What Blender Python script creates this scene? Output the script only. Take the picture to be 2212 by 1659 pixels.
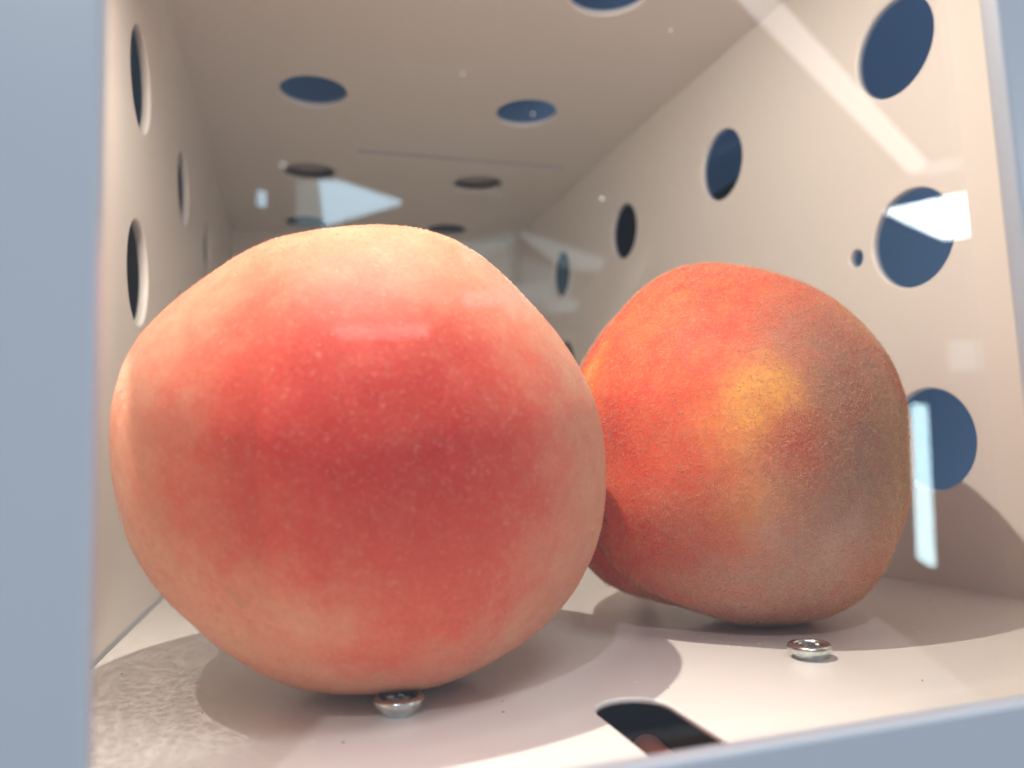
import bpy, bmesh, math, random
import numpy as np
from mathutils import Vector, Matrix, noise, geometry

# ------------------------------------------------------------------ units
S = 0.08                      # 1 modelling unit = 80 mm
HF = 0.4316                   # camera height above the case floor (units)
def V(x, y, z): return Vector((x * S, y * S, (z + HF) * S))   # the case floor is z = 0 in the world

for o in list(bpy.data.objects): bpy.data.objects.remove(o)
scene = bpy.context.scene
COL = scene.collection

# ------------------------------------------------------------------ camera
RT = Vector((0.95941207, -0.27952415, -0.03734618))
UP = Vector((0.00621023, -0.11145581, 0.99374999))
FW = Vector((0.28193957, 0.95364766, 0.10519614))
FPX, PW, PH = 1604.57, 2212.0, 1659.0
cam_d = bpy.data.cameras.new('camera')
cam = bpy.data.objects.new('camera', cam_d); COL.objects.link(cam)
m = Matrix((RT, UP, -FW)).transposed().to_4x4(); m.translation = V(0, 0, 0)
cam.matrix_world = m
cam_d.sensor_width = 36.0
cam_d.lens = 36.0 * FPX / PW
cam_d.clip_start = 0.002; cam_d.clip_end = 100.0
cam_d.dof.use_dof = True
cam_d.dof.focus_distance = 1.60 * S
cam_d.dof.aperture_fstop = 15.0
scene.camera = cam

def ray(px, py):
    return FW + RT * ((px - PW / 2) / FPX) - UP * ((py - PH / 2) / FPX)

# ------------------------------------------------------------------ world, lamps, exposure
w = bpy.data.worlds.new('World'); scene.world = w; w.use_nodes = True
bg = w.node_tree.nodes['Background']
bg.inputs['Color'].default_value = (0.66, 0.80, 1.0, 1)
bg.inputs['Strength'].default_value = 0.36

def lamp(name, kind, loc, energy, color, radius, aim=None, angle=150, blend=0.3):
    l = bpy.data.lights.new(name, kind); l.energy = energy; l.color = color
    if kind in ('POINT', 'SPOT'): l.shadow_soft_size = radius
    if kind == 'SPOT': l.spot_size = math.radians(angle); l.spot_blend = blend
    o = bpy.data.objects.new(name, l); COL.objects.link(o); o.location = V(*loc)
    if aim is not None:
        o.rotation_euler = (V(*aim) - V(*loc)).to_track_quat('-Z', 'Y').to_euler()
    return o
# warm lamp in the top front corner of the case, behind the front frame
lamp('case_lamp', 'SPOT', (0.03, 1.10, 1.50), 0.93, (1.0, 0.90, 0.77), 0.0010, (0.75, 1.65, -0.43), 172, 0.5)
# cool room lamp high up to the left, behind the camera
lamp('room_lamp', 'POINT', (-2.8, -6.2, 7.06), 6.0, (0.94, 0.96, 1.0), 0.012)
# broad soft fill lamp added above and behind the camera
fl = lamp('added_fill_lamp', 'AREA', (2.5, -6.0, 11.0), 4.2, (0.95, 0.97, 1.0), 0, (0.3, 1.2, 0.0))
fl.data.shape = 'RECTANGLE'; fl.data.size = .5; fl.data.size_y = .2
# hidden lamp added behind the left jamb for case light bouncing off the wall
jl = lamp('added_bounce_lamp', 'SPOT', (-0.44, 1.25, 0.40), 0.042, (1.0, 0.93, 0.84), 0.0003, (-0.325, 1.67, -0.43), 64, 0.5)

vs = scene.view_settings
vs.view_transform = 'Standard'; vs.look = 'None'; vs.exposure = 0.0; vs.gamma = 1.0; vs.use_curve_mapping = False
scene.cycles.use_denoising = True
scene.cycles.max_bounces = 7
scene.cycles.diffuse_bounces = 4
scene.cycles.glossy_bounces = 3
scene.cycles.use_adaptive_sampling = True
scene.cycles.adaptive_threshold = 0.02
scene.cycles.transparent_max_bounces = 16
scene.cycles.sample_clamp_indirect = 6.0

# ------------------------------------------------------------------ helpers
def obj(name, me, mat=None, parent=None, smooth=False, loc=None):
    if isinstance(me, bmesh.types.BMesh):
        d = bpy.data.meshes.new(name); me.to_mesh(d); me.free(); me = d
    if smooth:
        for p in me.polygons: p.use_smooth = True
    if mat is not None and not me.materials: me.materials.append(mat)
    o = bpy.data.objects.new(name, me); COL.objects.link(o)
    if loc is not None: o.location = loc
    if parent is not None:
        o.parent = parent
        bpy.context.view_layer.update()
        o.matrix_parent_inverse = parent.matrix_world.inverted()
    return o

def tag(o, label=None, cat=None, group=None, kind=None):
    if label: o['label'] = label
    if cat: o['category'] = cat
    if group: o['group'] = group
    if kind: o['kind'] = kind
    return o

class N:
    """tiny node-graph writer"""
    def __init__(self, name):
        self.m = bpy.data.materials.new(name); self.m.use_nodes = True
        self.t = self.m.node_tree; self.t.nodes.clear()
        self.out = self.t.nodes.new('ShaderNodeOutputMaterial')
    def n(self, typ, ins=None, **kw):
        x = self.t.nodes.new(typ)
        for k, v in kw.items(): setattr(x, k, v)
        for k, v in (ins or {}).items():
            if hasattr(v, 'is_linked') or isinstance(v, bpy.types.NodeSocket): self.t.links.new(v, x.inputs[k])
            else: x.inputs[k].default_value = v
        return x
    def math(self, op, a, b=0.0, c=0.0):
        return self.n('ShaderNodeMath', {0: a, 1: b, 2: c}, operation=op).outputs[0]
    def ramp(self, v, a, b, lo=0.0, hi=1.0, typ='SMOOTHSTEP'):
        return self.n('ShaderNodeMapRange', {0: v, 1: a, 2: b, 3: lo, 4: hi}, interpolation_type=typ).outputs[0]
    def noise(self, vec, scale, detail=3, rough=.55, dist=0.0):
        return self.n('ShaderNodeTexNoise', {'Vector': vec, 'Scale': scale, 'Detail': detail, 'Roughness': rough, 'Distortion': dist})
    def mix(self, f, a, b):
        x = self.n('ShaderNodeMix', data_type='RGBA')
        for k, v in ((0, f), (6, a), (7, b)):
            if isinstance(v, bpy.types.NodeSocket): self.t.links.new(v, x.inputs[k])
            else: x.inputs[k].default_value = v if k == 0 else (*v, 1)
        return x.outputs[2]
    def surface(self, s): self.t.links.new(s, self.out.inputs['Surface']); return self.m

# ------------------------------------------------------------------ materials
def paint(name, col, rough=0.22, spec=0.45, orange=0.0006):
    g = N(name); tc = g.n('ShaderNodeTexCoord').outputs['Object']
    big = g.noise(tc, 14, 1).outputs['Fac']
    c = g.mix(g.ramp(big, .1, .9, typ='LINEAR'), tuple(x * .96 for x in col), col)
    smud = g.noise(tc, 30, 1, .5).outputs['Fac']
    r = g.ramp(smud, .2, .8, rough * .95, rough * 1.1, 'LINEAR')
    p = g.n('ShaderNodeBsdfPrincipled', {'Base Color': c, 'Roughness': r, 'Specular IOR Level': spec})
    return g.surface(p.outputs[0])
M_WALL = paint('white_gloss_paint', (0.82, 0.78, 0.735), 0.30, 0.42)
M_FLOOR = paint('white_floor_paint', (0.86, 0.835, 0.80), 0.20, 0.5)
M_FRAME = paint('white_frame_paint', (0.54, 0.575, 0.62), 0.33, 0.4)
M_BLUE = paint('blue_paint', (0.36, 0.58, 0.86), 0.5, 0.2)
M_BLACK = paint('black_board', (0.014, 0.014, 0.016), 0.6, 0.15)
M_CHAR = paint('charcoal_board', (0.27, 0.26, 0.23), 0.7, 0.1)
M_GREY = paint('pale_grey_board', (0.62, 0.57, 0.52), 0.6, 0.2)
M_PINK = paint('pink_stand_in', (0.50, 0.17, 0.14), 0.45, 0.4)

def glass():
    g = N('clear_glass')
    ge = g.n('ShaderNodeNewGeometry')
    c = g.n('ShaderNodeVectorMath', {0: ge.outputs['Incoming'], 1: ge.outputs['Normal']}, operation='DOT_PRODUCT').outputs['Value']
    f = g.math('POWER', g.math('SUBTRACT', 1.0, g.math('ABSOLUTE', c)), 5.0)
    f = g.math('MULTIPLY_ADD', f, .96, .04)          # Schlick, clear float glass
    t = g.n('ShaderNodeBsdfTransparent', {'Color': (1, 1, 1, 1)}).outputs[0]
    r = g.n('ShaderNodeBsdfGlossy', {'Color': (1, 1, 1, 1), 'Roughness': 0.0}).outputs[0]
    mx = g.n('ShaderNodeMixShader', {0: f, 1: t, 2: r}).outputs[0]
    return g.surface(mx)
M_GLASS = glass()

def zinc():
    g = N('zinc_plated_steel'); tc = g.n('ShaderNodeTexCoord').outputs['Object']
    n1 = g.noise(tc, 700, 4, .6).outputs['Fac']
    c = g.mix(g.ramp(n1, .35, .7), (0.50, 0.56, 0.58), (0.72, 0.74, 0.70))
    b = g.n('ShaderNodeBump', {'Strength': .25, 'Distance': .0002, 'Height': n1}).outputs[0]
    p = g.n('ShaderNodeBsdfPrincipled', {'Base Color': c, 'Metallic': 1.0, 'Roughness': 0.24, 'Normal': b})
    return g.surface(p.outputs[0])
M_ZINC = zinc()
def plain(name, col, rough=.6, metal=0.0):
    g = N(name)
    p = g.n('ShaderNodeBsdfPrincipled', {'Base Color': (*col, 1), 'Roughness': rough, 'Metallic': metal})
    return g.surface(p.outputs[0])
def emit(name, col, s):
    g = N(name); e = g.n('ShaderNodeEmission', {'Color': (*col, 1), 'Strength': s})
    return g.surface(e.outputs[0])
M_DUST = plain('pale_dust', (.85, .82, .74), .5)
M_GRIT = plain('dark_grit', (.10, .085, .075), .8)

# ripples thrown by the glossy wall, imitated as a web of brighter lines in the lamp's own output
def gobo(l):
    l.use_nodes = True; t = l.node_tree; L = t.links
    em = t.nodes.get('Emission') or t.nodes.new('ShaderNodeEmission')
    tc = t.nodes.new('ShaderNodeTexCoord')
    nz = t.nodes.new('ShaderNodeTexNoise'); nz.inputs['Scale'].default_value = 14
    L.new(tc.outputs['Normal'], nz.inputs['Vector'])
    ad = t.nodes.new('ShaderNodeMix'); ad.data_type = 'VECTOR'; ad.inputs[0].default_value = .03
    L.new(tc.outputs['Normal'], ad.inputs[4]); L.new(nz.outputs['Color'], ad.inputs[5])
    vo = t.nodes.new('ShaderNodeTexVoronoi'); vo.feature = 'DISTANCE_TO_EDGE'; vo.inputs['Scale'].default_value = 36
    L.new(ad.outputs[1], vo.inputs['Vector'])
    mr = t.nodes.new('ShaderNodeMapRange'); mr.interpolation_type = 'SMOOTHSTEP'
    for k, v in ((1, 0.0), (2, .12), (3, 2.3), (4, .60)): mr.inputs[k].default_value = v
    L.new(vo.outputs['Distance'], mr.inputs[0]); L.new(mr.outputs[0], em.inputs['Strength'])
gobo(jl.data)

# ------------------------------------------------------------------ plates with real, rounded-edge openings
def rrect(cx, cy, hx, hy, r, n=10):
    pts, nrm = [], []
    for (sx, sy, a0) in ((1, 1, 0), (-1, 1, 90), (-1, -1, 180), (1, -1, 270)):
        for k in range(n + 1):
            a = math.radians(a0 + 90 * k / n); c, s = math.cos(a), math.sin(a)
            pts.append((cx + sx * (hx - r) + r * c, cy + sy * (hy - r) + r * s)); nrm.append((c, s))
    out_p, out_n = [], []
    for p, q in zip(pts, nrm):
        if out_p and (abs(p[0] - out_p[-1][0]) + abs(p[1] - out_p[-1][1])) < 1e-7: continue
        out_p.append(p); out_n.append(q)
    if abs(out_p[0][0] - out_p[-1][0]) + abs(out_p[0][1] - out_p[-1][1]) < 1e-7: out_p.pop(); out_n.pop()
    return out_p, out_n
def circ(cx, cy, r): return rrect(cx, cy, r, r, r, 14)

def inside(pt, poly):
    x, y = pt; c = False; j = len(poly) - 1
    for i in range(len(poly)):
        xi, yi = poly[i]; xj, yj = poly[j]
        if (yi > y) != (yj > y) and x < (xj - xi) * (y - yi) / (yj - yi) + xi: c = not c
        j = i
    return c

def plate(name, u0, u1, v0, v1, holes, fn, thick, mat, parent, bev=0.008, both=False):
    """fn(u, v, depth) -> world point; the face at depth 0 is the one that is seen"""
    pts = [Vector((u0, v0)), Vector((u1, v0)), Vector((u1, v1)), Vector((u0, v1))]
    edges = [(0, 1), (1, 2), (2, 3), (3, 0)]
    polys = []
    for P, Q in holes:
        e = [(p[0] + q[0] * bev, p[1] + q[1] * bev) for p, q in zip(P, Q)]
        polys.append(e); k = len(pts); n = len(e)
        pts += [Vector(x) for x in e]; edges += [(k + i, k + (i + 1) % n) for i in range(n)]
    res = geometry.delaunay_2d_cdt(pts, edges, [], 0, 1e-7)
    vv, tris = res[0], res[2]
    keep = []
    for t in tris:
        c = ((vv[t[0]].x + vv[t[1]].x + vv[t[2]].x) / 3, (vv[t[0]].y + vv[t[1]].y + vv[t[2]].y) / 3)
        if not any(inside(c, e) for e in polys): keep.append(t)
    bm = bmesh.new()
    a = [bm.verts.new(fn(v.x, v.y, 0)) for v in vv]
    for t in keep: bm.faces.new([a[i] for i in t])
    b = [bm.verts.new(fn(v.x, v.y, thick)) for v in vv]
    for t in keep: bm.faces.new([b[i] for i in reversed(t)])
    # rims
    steps = [(1 - math.sin(x), 1 - math.cos(x)) for x in (math.radians(d) for d in (0, 22, 45, 68, 90))]
    for P, Q in holes:
        n = len(P); prev = None
        prof = [(bev * s[0], bev * s[1]) for s in steps]
        prof += [(prof[-1 - i][0], thick - prof[-1 - i][1]) for i in range(len(prof))] if both else [(0, thick * .98), (bev, thick)]
        for (off, dep) in prof:
            ring = [bm.verts.new(fn(p[0] + q[0] * off, p[1] + q[1] * off, dep)) for p, q in zip(P, Q)]
            if prev:
                for i in range(n):
                    f = bm.faces.new((prev[i], prev[(i + 1) % n], ring[(i + 1) % n], ring[i])); f.smooth = True
            prev = ring
    # outer border
    cs = [(u0, v0), (u1, v0), (u1, v1), (u0, v1)]
    for i in range(4):
        p, q = cs[i], cs[(i + 1) % 4]
        bm.faces.new([bm.verts.new(fn(*p, 0)), bm.verts.new(fn(*q, 0)), bm.verts.new(fn(*q, thick)), bm.verts.new(fn(*p, thick))])
    bmesh.ops.remove_doubles(bm, verts=bm.verts, dist=1e-7)
    bmesh.ops.recalc_face_normals(bm, faces=bm.faces)
    return obj(name, bm, mat, parent)

def box(name, lo, hi, mat, parent=None, bev=0.0):
    bm = bmesh.new(); bmesh.ops.create_cube(bm, size=1)
    a, b = V(*lo), V(*hi)
    for v in bm.verts: v.co = Vector(((a.x + b.x) / 2 + v.co.x * (b.x - a.x), (a.y + b.y) / 2 + v.co.y * (b.y - a.y), (a.z + b.z) / 2 + v.co.z * (b.z - a.z)))
    if bev: bmesh.ops.bevel(bm, geom=bm.edges[:], offset=bev * S, segments=3, affect='EDGES', profile=.5)
    return obj(name, bm, mat, parent)

# ------------------------------------------------------------------ the display case
WL, WR, HC, YB, YF = 0.4560, 1.9115, 1.8147, 6.05, 0.835
TC, TR = 0.025, -0.0289
XR = lambda y: WR + TR * (y - 2.4)
ZC = lambda y: HC + TC * (y - 2.4)
case = bpy.data.objects.new('display_case', None); COL.objects.link(case); case.location = V(0.6, 1.5, -HF - .03)
case.empty_display_size = .02
tag(case, 'white painted display case with round holes in its walls, holding both peaches', 'display case')
bpy.context.view_layer.update()
HR = 0.160
# right wall
h_r = [circ(1.887 + k, 1.3293 - .6526 * j, HR) for k in range(4) for j in range(3)]
h_r.append(circ(2.126, .675, .030))
plate('right_wall', YF, YB, -HF - .012, 1.95, h_r, lambda u, v, d: V(XR(u) + d, u, v), .028, M_WALL, case)
# left wall
h_l = [circ(2.461 + .9408 * k - .9408, 1.2456 - .6236 * j, HR) for k in range(4) for j in range(3)]
plate('left_wall', YF, YB, -HF - .03, 1.95, h_l, lambda u, v, d: V(-WL - d, u, v), .028, M_WALL, case)
# ceiling: round holes and one long thin slot
h_c = [circ(x, 2.4984 + 1.0961 * k, HR) for k in range(4) for x in (.1026, 1.1995) if k < 3 or True]
h_c = [h for h in h_c if h[0][0][1] < YB - .1]
h_c.append(rrect(1.02, 4.30, .65, .020, .018, 4))
plate('ceiling', -WL - .05, WR + .06, YF, YB, h_c, lambda u, v, d: V(u, v, ZC(v) + d), .028, M_WALL, case)
plate('back_wall', -WL - .02, WR + .02, -HF - .03, 2.0, [circ(x, z, HR) for x in (.15, 1.25) for z in (.1,)], lambda u, v, d: V(u, YB - .004 + d, v), .028, M_WALL, case)
# floor with the open-ended slot
plate('floor_panel', -WL + .011, WR + .055, YF, YB - .01, [rrect(.562, 1.083, .067, .211, .0669, 12), ], lambda u, v, d: V(u, v, -HF - d), .012, M_FLOOR, case, bev=.005)
# front frame: jambs, lip and head round one opening
plate('front_frame', -.75, 1.96, -.80, 1.93, [rrect(.409, .557, .591, .893, .012, 4)], lambda u, v, d: V(u, .782 + d, v), .032, M_FRAME, case, bev=.007, both=True)
# glass pane just behind the frame
pane = box('glass_pane', (-.44, .826, -.41), (1.80, .834, 1.75), M_GLASS, case)
# casing panels seen through the holes
box('outer_panel', (3.30, .1, -.9), (3.34, 6.4, 4.2), M_BLUE, case)
box('outer_panel', (2.30, 3.2, -.9), (2.33, 4.15, 1.475), M_BLACK, case)
box('outer_panel', (2.27, 4.16, -.9), (2.30, 8.0, 2.6), M_BLACK, case)
box('outer_panel', (-2.0, .1, 3.30), (3.28, 7.4, 3.34), M_BLUE, case)
box('outer_panel', (-.25, 4.40, 1.955), (1.55, 5.02, 1.985), M_GREY, case)
box('outer_panel', (-1.4, 5.3, 2.06), (2.26, 8.5, 2.10), M_BLACK, case)
box('outer_panel', (-.86, .9, -.9), (-.83, 7.0, 2.6), M_CHAR, case)
box('outer_panel', (-.5, 6.25, -.6), (2.2, 6.28, 1.9), M_BLACK, case)
# black sheet added under the floor so the slot stays dark
box('outer_panel', (-.44, .82, -.66), (1.9, 2.2, -.64), M_BLACK, case)

# pink rounded peg added for a fingertip mirrored over the slot
def capsule(name, p, q, r, mat, parent=None):
    p, q = V(*p), V(*q); ax = (q - p).normalized(); L = (q - p).length; r *= S
    bm = bmesh.new(); prof = []
    for k in range(9): a = math.pi / 2 * k / 8; prof.append((r * math.sin(a), r - r * math.cos(a)))
    prof += [(r * 1.0, r + (L - r) * .4), (r * .93, r + (L - r) * .5), (r * 1.0, r + (L - r) * .62), (r * 1.05, L)]
    e1 = ax.orthogonal().normalized(); e2 = ax.cross(e1); prev = None
    for (rr, z) in prof:
        ring = [bm.verts.new(p + ax * z + (e1 * math.cos(t) + e2 * math.sin(t)) * max(rr, 1e-6)) for t in (2 * math.pi * i / 28 for i in range(28))]
        if prev:
            for i in range(28): bm.faces.new((prev[i], prev[(i + 1) % 28], ring[(i + 1) % 28], ring[i]))
        prev = ring
    bm.faces.new(prev)
    bmesh.ops.remove_doubles(bm, verts=bm.verts, dist=1e-6); bmesh.ops.recalc_face_normals(bm, faces=bm.faces)
    return obj(name, bm, mat, parent, smooth=True)
pg = capsule('finger_stand_in', (.640, 1.372, -.552), (.605, 1.00, -.545), .030, M_PINK)
tag(pg, 'pink rounded peg added for a mirrored fingertip in the dark slot at the front', 'finger_stand_in')

# ------------------------------------------------------------------ peaches
S1 = [0.444, 0.4362, 0.432, 0.4295, 0.4266, 0.4228, 0.4199, 0.4196, 0.4222, 0.4265, 0.4311, 0.4359, 0.4419, 0.4498, 0.4591, 0.4687, 0.4781, 0.4877, 0.4979, 0.5079, 0.5153, 0.5183, 0.5168, 0.513, 0.5094, 0.5064, 0.5024, 0.4959, 0.4879, 0.4819, 0.4811, 0.4856, 0.4913, 0.4931, 0.4883, 0.4794, 0.4711, 0.4667, 0.466, 0.4659, 0.4641, 0.4615, 0.4606, 0.4629, 0.4667, 0.4678, 0.4635, 0.4543]
S2 = [0.4493, 0.4495, 0.4628, 0.4856, 0.5075, 0.5173, 0.5104, 0.491, 0.4686, 0.4523, 0.4455, 0.4463, 0.451, 0.4566, 0.4621, 0.4664, 0.4675, 0.4634, 0.4536, 0.44, 0.4267, 0.4168, 0.4111, 0.4086, 0.4077, 0.4078, 0.4095, 0.4131, 0.4181, 0.4237, 0.4292, 0.4347, 0.4408, 0.448, 0.4565, 0.4661, 0.4767, 0.4869, 0.4947, 0.4973, 0.4936, 0.4854, 0.4771, 0.4725, 0.4719, 0.4715, 0.4669, 0.4578]
class Peach:
    def __init__(self, C, s, seed):
        self.C = np.array(C); self.s = np.array(s); self.R0 = self.s.mean(); self.seed = seed
        A = -self.C / np.linalg.norm(self.C); rt = np.array(RT)
        e1 = rt - (rt @ A) * A; e1 /= np.linalg.norm(e1); e2 = np.cross(A, e1)
        if e2 @ np.array(UP) < 0: e2 = -e2
        self.A, self.e1, self.e2 = A, e1, e2
        self.crease = None
    def pts(self, d):
        """unit directions (n,3) in the frame e1,e2,A -> offsets from the centre in units"""
        th = np.arctan2(d[:, 1], d[:, 0])
        ss = np.interp(th, np.linspace(-np.pi, np.pi, 48, endpoint=False), self.s, period=2 * np.pi)
        # blend towards the mean radius at the front and back so that the form stays smooth
        P = self.R0 * .97 * d[:, 2:3] * self.A + (ss * d[:, 0])[:, None] * self.e1 + (ss * d[:, 1])[:, None] * self.e2
        n = P / np.linalg.norm(P, axis=1)[:, None]
        lump = np.array([noise.noise(Vector(x) * 2.3 + Vector((self.seed, 0, 0))) * .006 + noise.noise(Vector(x) * 6.0 + Vector((0, self.seed, 0))) * .0016 for x in n])
        P = P + n * lump[:, None]
        if self.crease is not None:
            nn, side, depth, wid = self.crease
            q = n @ nn; g = np.clip((n @ side) * 1.6 + .55, 0, 1)
            P = P - n * (depth * np.exp(-(q / wid) ** 2) * g)[:, None] + n * (depth * .35 * np.exp(-((q - wid * 2.2) / (wid * 1.6)) ** 2) * g)[:, None]
        z = P[:, 2] + self.C[2]
        P[:, 2] += np.clip(-HF + .0006 - z, 0, None)
        return P
    def at_px(self, px, py):
        d = np.array(ray(px, py)); d /= np.linalg.norm(d); b = d @ self.C; q = b * b - self.C @ self.C + self.R0 ** 2
        P = d * (b - math.sqrt(q)) if q > 0 else d * b
        v = P - self.C; return v / np.linalg.norm(v) * self.R0
P1 = Peach((0.1232, 1.5562, 0.0169), S1, 3.1)
P2 = Peach((1.1385, 1.7371, 0.0232), S2, 8.7)
a_, b_ = P2.at_px(1302, 745), P2.at_px(1400, 1270)
nn = np.cross(a_, b_); nn /= np.linalg.norm(nn); nn *= np.sign(nn @ np.array(RT)) or 1
P2.crease = (nn, -np.array(RT) * .8 + P2.A * .6, .016, .055)

def peach_obj(pk, mat, name):
    bm = bmesh.new(); bmesh.ops.create_icosphere(bm, subdivisions=6, radius=1)
    d = np.array([v.co[:] for v in bm.verts]); d /= np.linalg.norm(d, axis=1)[:, None]
    P = pk.pts(d) * S
    for v, p in zip(bm.verts, P): v.co = p
    bmesh.ops.recalc_face_normals(bm, faces=bm.faces)
    o = obj(name, bm, mat, None, smooth=True, loc=V(*pk.C))
    return o

def skin(name, pk, base, blobs, mott, seed):
    """blush patches sit at fixed places on the fruit; noise breaks their edges"""
    g = N(name); tc = g.n('ShaderNodeTexCoord').outputs['Object']
    off = g.n('ShaderNodeVectorMath', {0: tc, 1: (seed, seed * .7, -seed)}, operation='ADD').outputs[0]
    w1 = g.noise(off, 60, 5, .6).outputs['Color']; w2 = g.noise(off, 300, 4, .6).outputs['Color']
    def sub(c, k):
        x = g.n('ShaderNodeVectorMath', {0: c, 1: (.5, .5, .5)}, operation='SUBTRACT').outputs[0]
        return g.n('ShaderNodeVectorMath', {0: x, 'Scale': k}, operation='SCALE').outputs[0]
    p = g.n('ShaderNodeVectorMath', {0: tc, 1: sub(w1, .012)}, operation='ADD').outputs[0]
    p = g.n('ShaderNodeVectorMath', {0: p, 1: sub(w2, .008)}, operation='ADD').outputs[0]
    mot = g.noise(off, 190, 6, .62).outputs['Fac']
    col = g.mix(g.ramp(mot, .3, .72), base[0], base[1])
    for (px, py, rad, c, a) in blobs:
        q = pk.at_px(px, py) * S
        dist = g.n('ShaderNodeVectorMath', {0: p, 1: tuple(q)}, operation='DISTANCE').outputs['Value']
        r = rad / FPX * np.linalg.norm(pk.C) * S
        f = g.ramp(dist, r * 1.4, r * .1, 0.0, a)
        f = g.math('MULTIPLY', f, g.ramp(mot, .25, .65, .45, 1.1, 'LINEAR'))
        col = g.mix(f, col, c)
    # small darker flecks and streaks, then fine lighter speckle
    fl1 = g.noise(off, 420, 5, .68, .6).outputs['Fac']
    col = g.mix(g.ramp(fl1, .50, .74, 0, .30), col, (.46, .10, .055))
    fl2 = g.noise(off, 620, 4, .6).outputs['Fac']
    col = g.mix(g.ramp(fl2, .56, .76, 0, .11), col, (.80, .46, .28))
    sp = g.noise(off, 1500, 2, .5).outputs['Fac']
    col = g.mix(g.ramp(sp, .55, .8, 0, mott), col, (.90, .62, .45))
    bh = g.noise(off, 1100, 3, .6).outputs['Fac']
    b = g.n('ShaderNodeBump', {'Strength': .22, 'Distance': .0003, 'Height': bh}).outputs[0]
    s = g.n('ShaderNodeBsdfPrincipled', {'Base Color': col, 'Roughness': .62, 'Specular IOR Level': .28, 'Normal': b,
            'Sheen Weight': .12, 'Sheen Roughness': .4, 'Sheen Tint': (1.0, .86, .72, 1)})
    return g.surface(s.outputs[0])

RED, DEEP, CORAL, PINKC = (.62, .070, .040), (.50, .026, .017), (.74, .120, .062), (.72, .22, .15)
CREAM, SALM = (.61, .305, .185), (.60, .232, .145)
sk1 = skin('cream_and_red_peach_skin', P1, (CREAM, SALM), [
    (790, 850, 450, (.64, .165, .096), .55), (920, 1250, 330, (.66, .19, .115), .55), (800, 560, 300, (.68, .19, .105), .65),
    (640, 640, 210, CORAL, .75), (880, 620, 170, PINKC, .6), (760, 640, 160, CORAL, .45), (1040, 660, 140, (.70, .22, .13), .5),
    (540, 900, 210, RED, .6), (700, 900, 260, RED, .75), (860, 930, 280, RED, .8), (1040, 950, 260, RED, .7), (460, 1010, 150, RED, .5), (640, 1060, 190, RED, .5), (1100, 880, 150, RED, .4), (780, 780, 150, RED, .4),
    (790, 870, 180, DEEP, .6), (900, 1000, 230, DEEP, .65), (1000, 910, 150, DEEP, .45), (600, 900, 110, DEEP, .45), (680, 980, 120, DEEP, .35),
    (1120, 1130, 180, RED, .4), (990, 1230, 160, RED, .4), (940, 1350, 160, RED, .55), (1040, 1310, 120, RED, .4), (830, 1430, 100, RED, .4), (790, 1210, 110, RED, .35), (690, 1150, 90, RED, .3), (560, 1110, 80, RED, .3),
    (495, 1300, 32, (.36, .23, .14), .5), (612, 1362, 32, (.34, .24, .14), .55), (330, 1130, 45, (.50, .26, .15), .35), (360, 900, 60, (.54, .26, .15), .3)], .16, 1.7)
OR2, RED2, YEL, OLV, DUSK = (.74, .18, .045), (.62, .062, .032), (.84, .44, .06), (.52, .41, .14), (.33, .19, .135)
sk2 = skin('red_orange_peach_skin', P2, (RED2, (.71, .120, .043)), [
    (1980, 900, 100, OLV, .9), (1985, 1080, 110, OLV, .95), (1915, 690, 100, OLV, .7), (1900, 1290, 120, OLV, .5),
    (1850, 860, 190, DUSK, .8), (1850, 1060, 210, DUSK, .85), (1780, 1200, 230, (.38, .235, .18), .88), (1780, 720, 150, DUSK, .65), (1620, 1320, 190, (.40, .235, .175), .85), (1440, 1300, 120, (.50, .22, .14), .6),
    (1390, 690, 100, OR2, .4), (1290, 790, 45, YEL, .75), (1270, 860, 36, YEL, .55),
    (1630, 920, 150, (.74, .24, .05), .55), (1650, 850, 70, YEL, .65), (1590, 950, 60, (.80, .34, .06), .5), (1600, 1110, 80, (.76, .32, .09), .55), (1590, 1180, 60, OR2, .35),
    (1735, 960, 70, (.46, .060, .038), .7), (1500, 1160, 90, RED2, .4), (1420, 1050, 130, RED2, .45),
    (1830, 1175, 70, (.54, .34, .28), .7), (1680, 1160, 45, (.56, .28, .22), .5), (1450, 1130, 55, (.72, .28, .15), .4)], .14, 5.3)
peach1 = peach_obj(P1, sk1, 'peach'); tag(peach1, 'cream peach with a deep red blush, larger in view, at the left front', 'peach', 'peaches in the case')
peach2 = peach_obj(P2, sk2, 'peach'); tag(peach2, 'fuzzy red and orange peach with a yellow patch, behind on the right', 'peach', 'peaches in the case')

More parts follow.
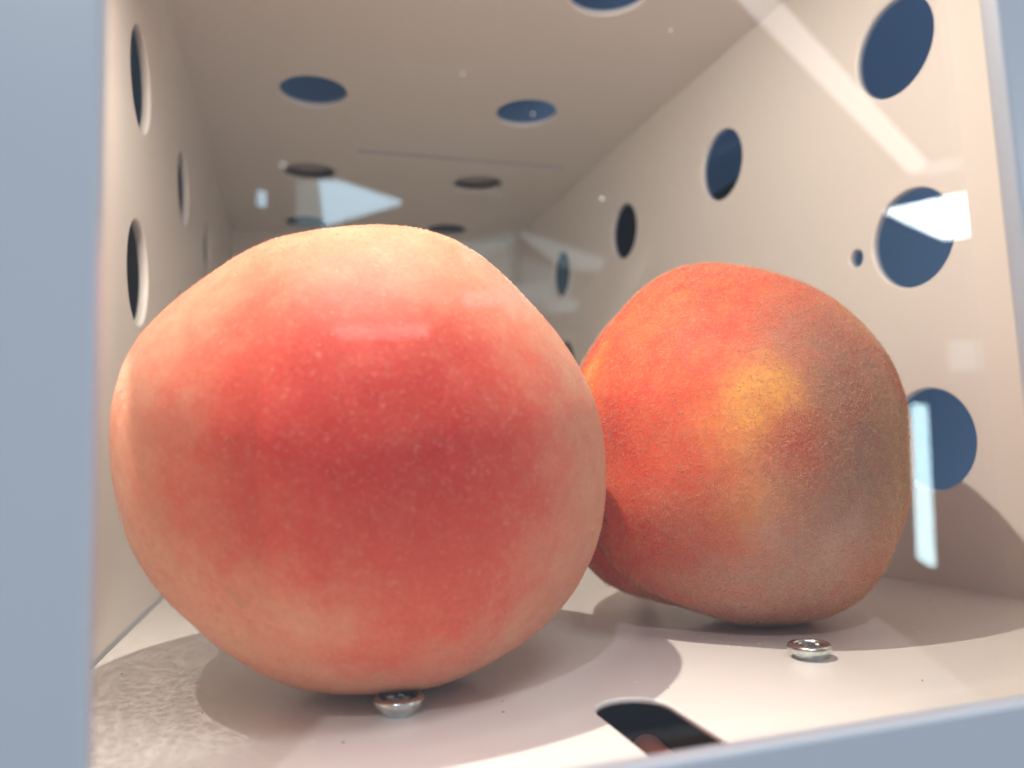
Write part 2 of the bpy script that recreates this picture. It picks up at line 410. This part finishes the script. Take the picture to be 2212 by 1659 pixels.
def fuzz(pk, parent, count, seed, lmin, lmax, rad, mat):
    rng = np.random.default_rng(seed)
    d = rng.normal(size=(count, 3)); d /= np.linalg.norm(d, axis=1)[:, None]
    d = d[d[:, 2] > -.35]; n_ = len(d)
    P = pk.pts(d); e = 2e-3
    nrm = P / np.linalg.norm(P, axis=1)[:, None]
    t = rng.normal(size=(n_, 3)); t -= (t * nrm).sum(1)[:, None] * nrm; t /= np.linalg.norm(t, axis=1)[:, None]
    bt = np.cross(nrm, t)
    L = rng.uniform(lmin, lmax, n_) * (1 + .8 * (rng.random(n_) < .06)); lift = rng.uniform(.35, 1.1, n_); curl = rng.normal(0, .7, n_)
    spine = []
    for k in range(3):
        f = k / 2
        spine.append(P + (L * f)[:, None] * (t * (1 - .15 * f) + bt * (curl * f)[:, None]) + nrm * (L * lift * (f - .45 * f * f))[:, None] - nrm * .0008)
    verts = np.zeros((n_, 9, 3))
    for k in range(3):
        r = rad * (1.0, .85, .3)[k]
        for j in range(3):
            a = 2 * math.pi * j / 3
            verts[:, k * 3 + j] = spine[k] + r * (bt * math.cos(a) + nrm * math.sin(a))
    base = []
    for k in range(2):
        for j in range(3):
            base.append((k * 3 + j, k * 3 + (j + 1) % 3, k * 3 + 3 + (j + 1) % 3, k * 3 + 3 + j))
    base = np.array(base); F = (base[None] + (np.arange(n_) * 9)[:, None, None]).reshape(-1, 4)
    me = bpy.data.meshes.new('fuzz')
    vv = (verts.reshape(-1, 3) * S).astype(np.float32)
    me.vertices.add(len(vv)); me.vertices.foreach_set('co', vv.ravel())
    me.loops.add(F.size); me.loops.foreach_set('vertex_index', F.ravel().astype(np.int32))
    me.polygons.add(len(F)); me.polygons.foreach_set('loop_start', np.arange(0, F.size, 4, dtype=np.int32))
    me.polygons.foreach_set('loop_total', np.full(len(F), 4, dtype=np.int32))
    me.update(); me.materials.append(mat)
    o = bpy.data.objects.new('fuzz', me); COL.objects.link(o); o.parent = parent
    o['kind'] = 'stuff'
    return o
def fuzz_mat(name, col):
    g = N(name)
    d = g.n('ShaderNodeBsdfPrincipled', {'Base Color': (*col, 1), 'Roughness': .38, 'Specular IOR Level': .6}).outputs[0]
    t = g.n('ShaderNodeBsdfTranslucent', {'Color': (*col, 1)}).outputs[0]
    return g.surface(g.n('ShaderNodeMixShader', {0: .55, 1: d, 2: t}).outputs[0])
fuzz(P1, peach1, 30000, 1, .003, .007, .00024, fuzz_mat('pale_down', (.90, .56, .40)))
fuzz(P2, peach2, 120000, 2, .005, .011, .00030, fuzz_mat('straw_down', (.98, .74, .55)))

# tiny pale beads added as the glints of hair tips on the front peach
def tip_glints(pk, parent, n, seed):
    random.seed(seed); rng = np.random.default_rng(seed); bm = bmesh.new(); k0 = 0
    while k0 < n:
        px, py = rng.normal(870, 150), 492 + abs(rng.normal(0, 85))
        q = pk.at_px(px, py); v = q / np.linalg.norm(q)
        d = np.array([v @ pk.e1, v @ pk.e2, v @ pk.A])[None]; d /= np.linalg.norm(d)
        P = Vector(pk.pts(d)[0]) * 1.001 * S; r = rng.uniform(.0006, .0012) * S
        i = len(bm.verts); bmesh.ops.create_icosphere(bm, subdivisions=2, radius=r); bm.verts.ensure_lookup_table()
        for u in bm.verts[i:]: u.co += P
        k0 += 1
    g = N('glint_bead'); b = g.n('ShaderNodeBsdfPrincipled', {'Base Color': (.97, .88, .62, 1), 'Roughness': .3, 'Specular IOR Level': 1.0})
    o = obj('tip_glints', bm, g.surface(b.outputs[0]), None, smooth=True); o.parent = parent; o['kind'] = 'stuff'
tip_glints(P1, peach1, 520, 9)

# ------------------------------------------------------------------ screws in the floor
def screw(name, x, y, label, rot, dz=0.0):
    root = bpy.data.objects.new(name, None); COL.objects.link(root); root.location = V(x, y, -HF); root.empty_display_size = .004
    tag(root, label, 'screw', 'screws in the case floor')
    bpy.context.view_layer.update()
    bm = bmesh.new()
    prof = [(.0285, .0), (.0300, .003), (.0345, .009), (.0395, .014), (.0430, .0175), (.0448, .0215), (.0450, .0250), (.0436, .0285), (.0405, .0310), (.0372, .0322), (.0340, .0316), (.0318, .0290), (.0305, .0240), (.0300, .0245), (.0285, .0228), (.0150, .0224), (.0, .0224)]
    prev = None; n = 56
    for (r, z) in prof:
        ring = [bm.verts.new((r * S * math.cos(2 * math.pi * i / n), r * S * math.sin(2 * math.pi * i / n), (z + dz) * S)) for i in range(n)] if r > 0 else [bm.verts.new((0, 0, (z + dz) * S))] * n
        if prev:
            for i in range(n):
                q = [prev[i], prev[(i + 1) % n], ring[(i + 1) % n], ring[i]]
                q = [v for k, v in enumerate(q) if v not in q[:k]]
                f = bm.faces.new(q); f.smooth = True
        prev = ring
    bmesh.ops.recalc_face_normals(bm, faces=bm.faces)
    h = obj('head', bm, M_ZINC); h.parent = root
    # four raised lobes around the cross recess
    for k in range(4):
        bm = bmesh.new(); bmesh.ops.create_cube(bm, size=1)
        a = rot + k * math.pi / 2 + math.pi / 4
        for v in bm.verts:
            top = v.co.z > 0; xx = v.co.x * (.012 if top else .015) + .0150; yy = v.co.y * (.011 if top else .014); zz = (.0295 if top else .0222) + dz
            v.co = (S * (xx * math.cos(a) - yy * math.sin(a)), S * (xx * math.sin(a) + yy * math.cos(a)), S * zz)
        bmesh.ops.bevel(bm, geom=bm.edges[:], offset=.0012 * S, segments=2, affect='EDGES')
        o = obj('recess_lobe', bm, M_ZINC); o.parent = root
    return root
screw('screw', .175, 1.368, 'zinc plated screw head half hidden under the left front peach', .3)
screw('screw', 1.037, 1.376, 'zinc plated screw head on the open floor before the right peach', .9)

# ------------------------------------------------------------------ dust
def specks(name, places, mat, parent, seed, flat=.5):
    random.seed(seed); bm = bmesh.new()
    for (p, r) in places:
        k = len(bm.verts); bmesh.ops.create_icosphere(bm, subdivisions=1, radius=1)
        bm.verts.ensure_lookup_table()
        sx = random.uniform(.6, 1.6)
        for v in bm.verts[k:]:
            v.co = p + Vector((v.co.x * r * sx, v.co.y * r, v.co.z * r * flat)) * random.uniform(.8, 1.2)
    o = obj(name, bm, mat, parent); o['kind'] = 'stuff'; return o
random.seed(5)
pl = []
for k in range(150):
    x, y = random.uniform(-.42, 1.85), random.uniform(.9, 2.2)
    if (x - .12) ** 2 + (y - 1.55) ** 2 < .03 or (x - 1.14) ** 2 + (y - 1.73) ** 2 < .04: continue
    if .47 < x < .64 and y < 1.32: continue
    pl.append((V(x, y, -HF + .0004), random.uniform(.0010, .0026) * S))
specks('grit', pl[:26], M_GRIT, case, 1)
specks('lint', [(p, r * .8) for p, r in pl[60:]], M_DUST, case, 2)
gp = []
for (px, py) in [(1222, 220), (1152, 246), (1000, 160), (1449, 66), (612, 357), (1075, 422), (1300, 430), (880, 140), (1740, 190)]:
    d = ray(px, py); k = .8375 / d.y
    gp.append((V(d.x * k, .8375, d.z * k), random.uniform(.0009, .0027) * S))
specks('glass_dust', gp, M_DUST, case, 3, 1.0)

# ------------------------------------------------------------------ the bright room behind the camera, mirrored in the pane
YG, DR = .826, 16.0
def room(px, py):
    d = ray(px, py); k = (2 * YG + DR) / d.y
    return Vector((d.x * k * S, -DR * S, (d.z * k + HF) * S))
def lit(name, poly, mat, parent):
    bm = bmesh.new(); f = [bm.verts.new(room(*q)) for q in poly]
    b = [bm.verts.new(v.co + Vector((0, -.02, 0))) for v in f]
    bm.faces.new(f); bm.faces.new(b[::-1])
    for i in range(len(f)): bm.faces.new((f[i], f[(i + 1) % len(f)], b[(i + 1) % len(f)], b[i]))
    bmesh.ops.recalc_face_normals(bm, faces=bm.faces)
    return obj(name, bm, mat, parent)
win = bpy.data.objects.new('room_window', None); COL.objects.link(win); win.location = room(1100, 800)
tag(win, 'bright cool window panes of the room, seen mirrored in the glass', 'window'); bpy.context.view_layer.update()
cl = bpy.data.objects.new('ceiling_light', None); COL.objects.link(cl); cl.location = room(1800, 200)
tag(cl, 'long ceiling light of the room, seen as a slanting pale streak in the glass', 'light'); bpy.context.view_layer.update()
E1, E2 = emit('tube_light', (1, .98, .97), 3.2), emit('tube_light_dim', (.9, .86, 1.0), 1.5)
E3, E4 = emit('window_bright', (.93, 1.0, .98), 26.0), emit('window_blue', (.52, .80, 1.0), 7.5)
E7 = emit('window_white', (.66, .93, 1.0), 12.0)
E5, E6 = emit('window_dim', (.62, .85, .95), 1.7), emit('window_pale', (.95, .95, 1.0), 1.5)
lit('tube', [(1536, -80), (1612, -80), (2004, 350), (1992, 370), (1974, 364)], E1, cl)
lit('tube', [(2004, 352), (2300, 292), (2300, 316), (2010, 374)], E2, cl)
lit('pane', [(1925, 452), (2300, 368), (2300, 478), (2052, 512)], E3, win)
lit('pane', [(1982, 872), (2004, 876), (2022, 1224), (1996, 1206)], E7, win)
lit('pane', [(690, 388), (735, 390), (868, 434), (700, 482)], E4, win)
lit('pane', [(640, 392), (688, 388), (696, 484), (640, 480)], E5, win)
lit('pane', [(556, 412), (574, 412), (574, 438), (556, 438)], E4, win)
lit('pane', [(1000, 540), (1110, 505), (1112, 525), (1010, 565)], E5, win)
lit('pane', [(1130, 500), (1310, 560), (1300, 580), (1220, 575)], E5, win)
lit('pane', [(1180, 650), (1250, 645), (1250, 668), (1190, 672)], E5, win)
lit('pane', [(720, 705), (930, 700), (925, 726), (735, 728)], E6, win)
lit('pane', [(1000, 630), (1190, 610), (1190, 650), (1010, 660)], E5, win)
lit('pane', [(2062, 735), (2240, 730), (2240, 795), (2066, 800)], E5, win)
E8 = emit('window_faint', (.55, .80, .92), 1.0)
lit('pane', [(985, 520), (1112, 500), (1118, 700), (1080, 640)], E8, win)
lit('pane', [(1128, 560), (1240, 590), (1236, 640), (1140, 690)], E8, win)
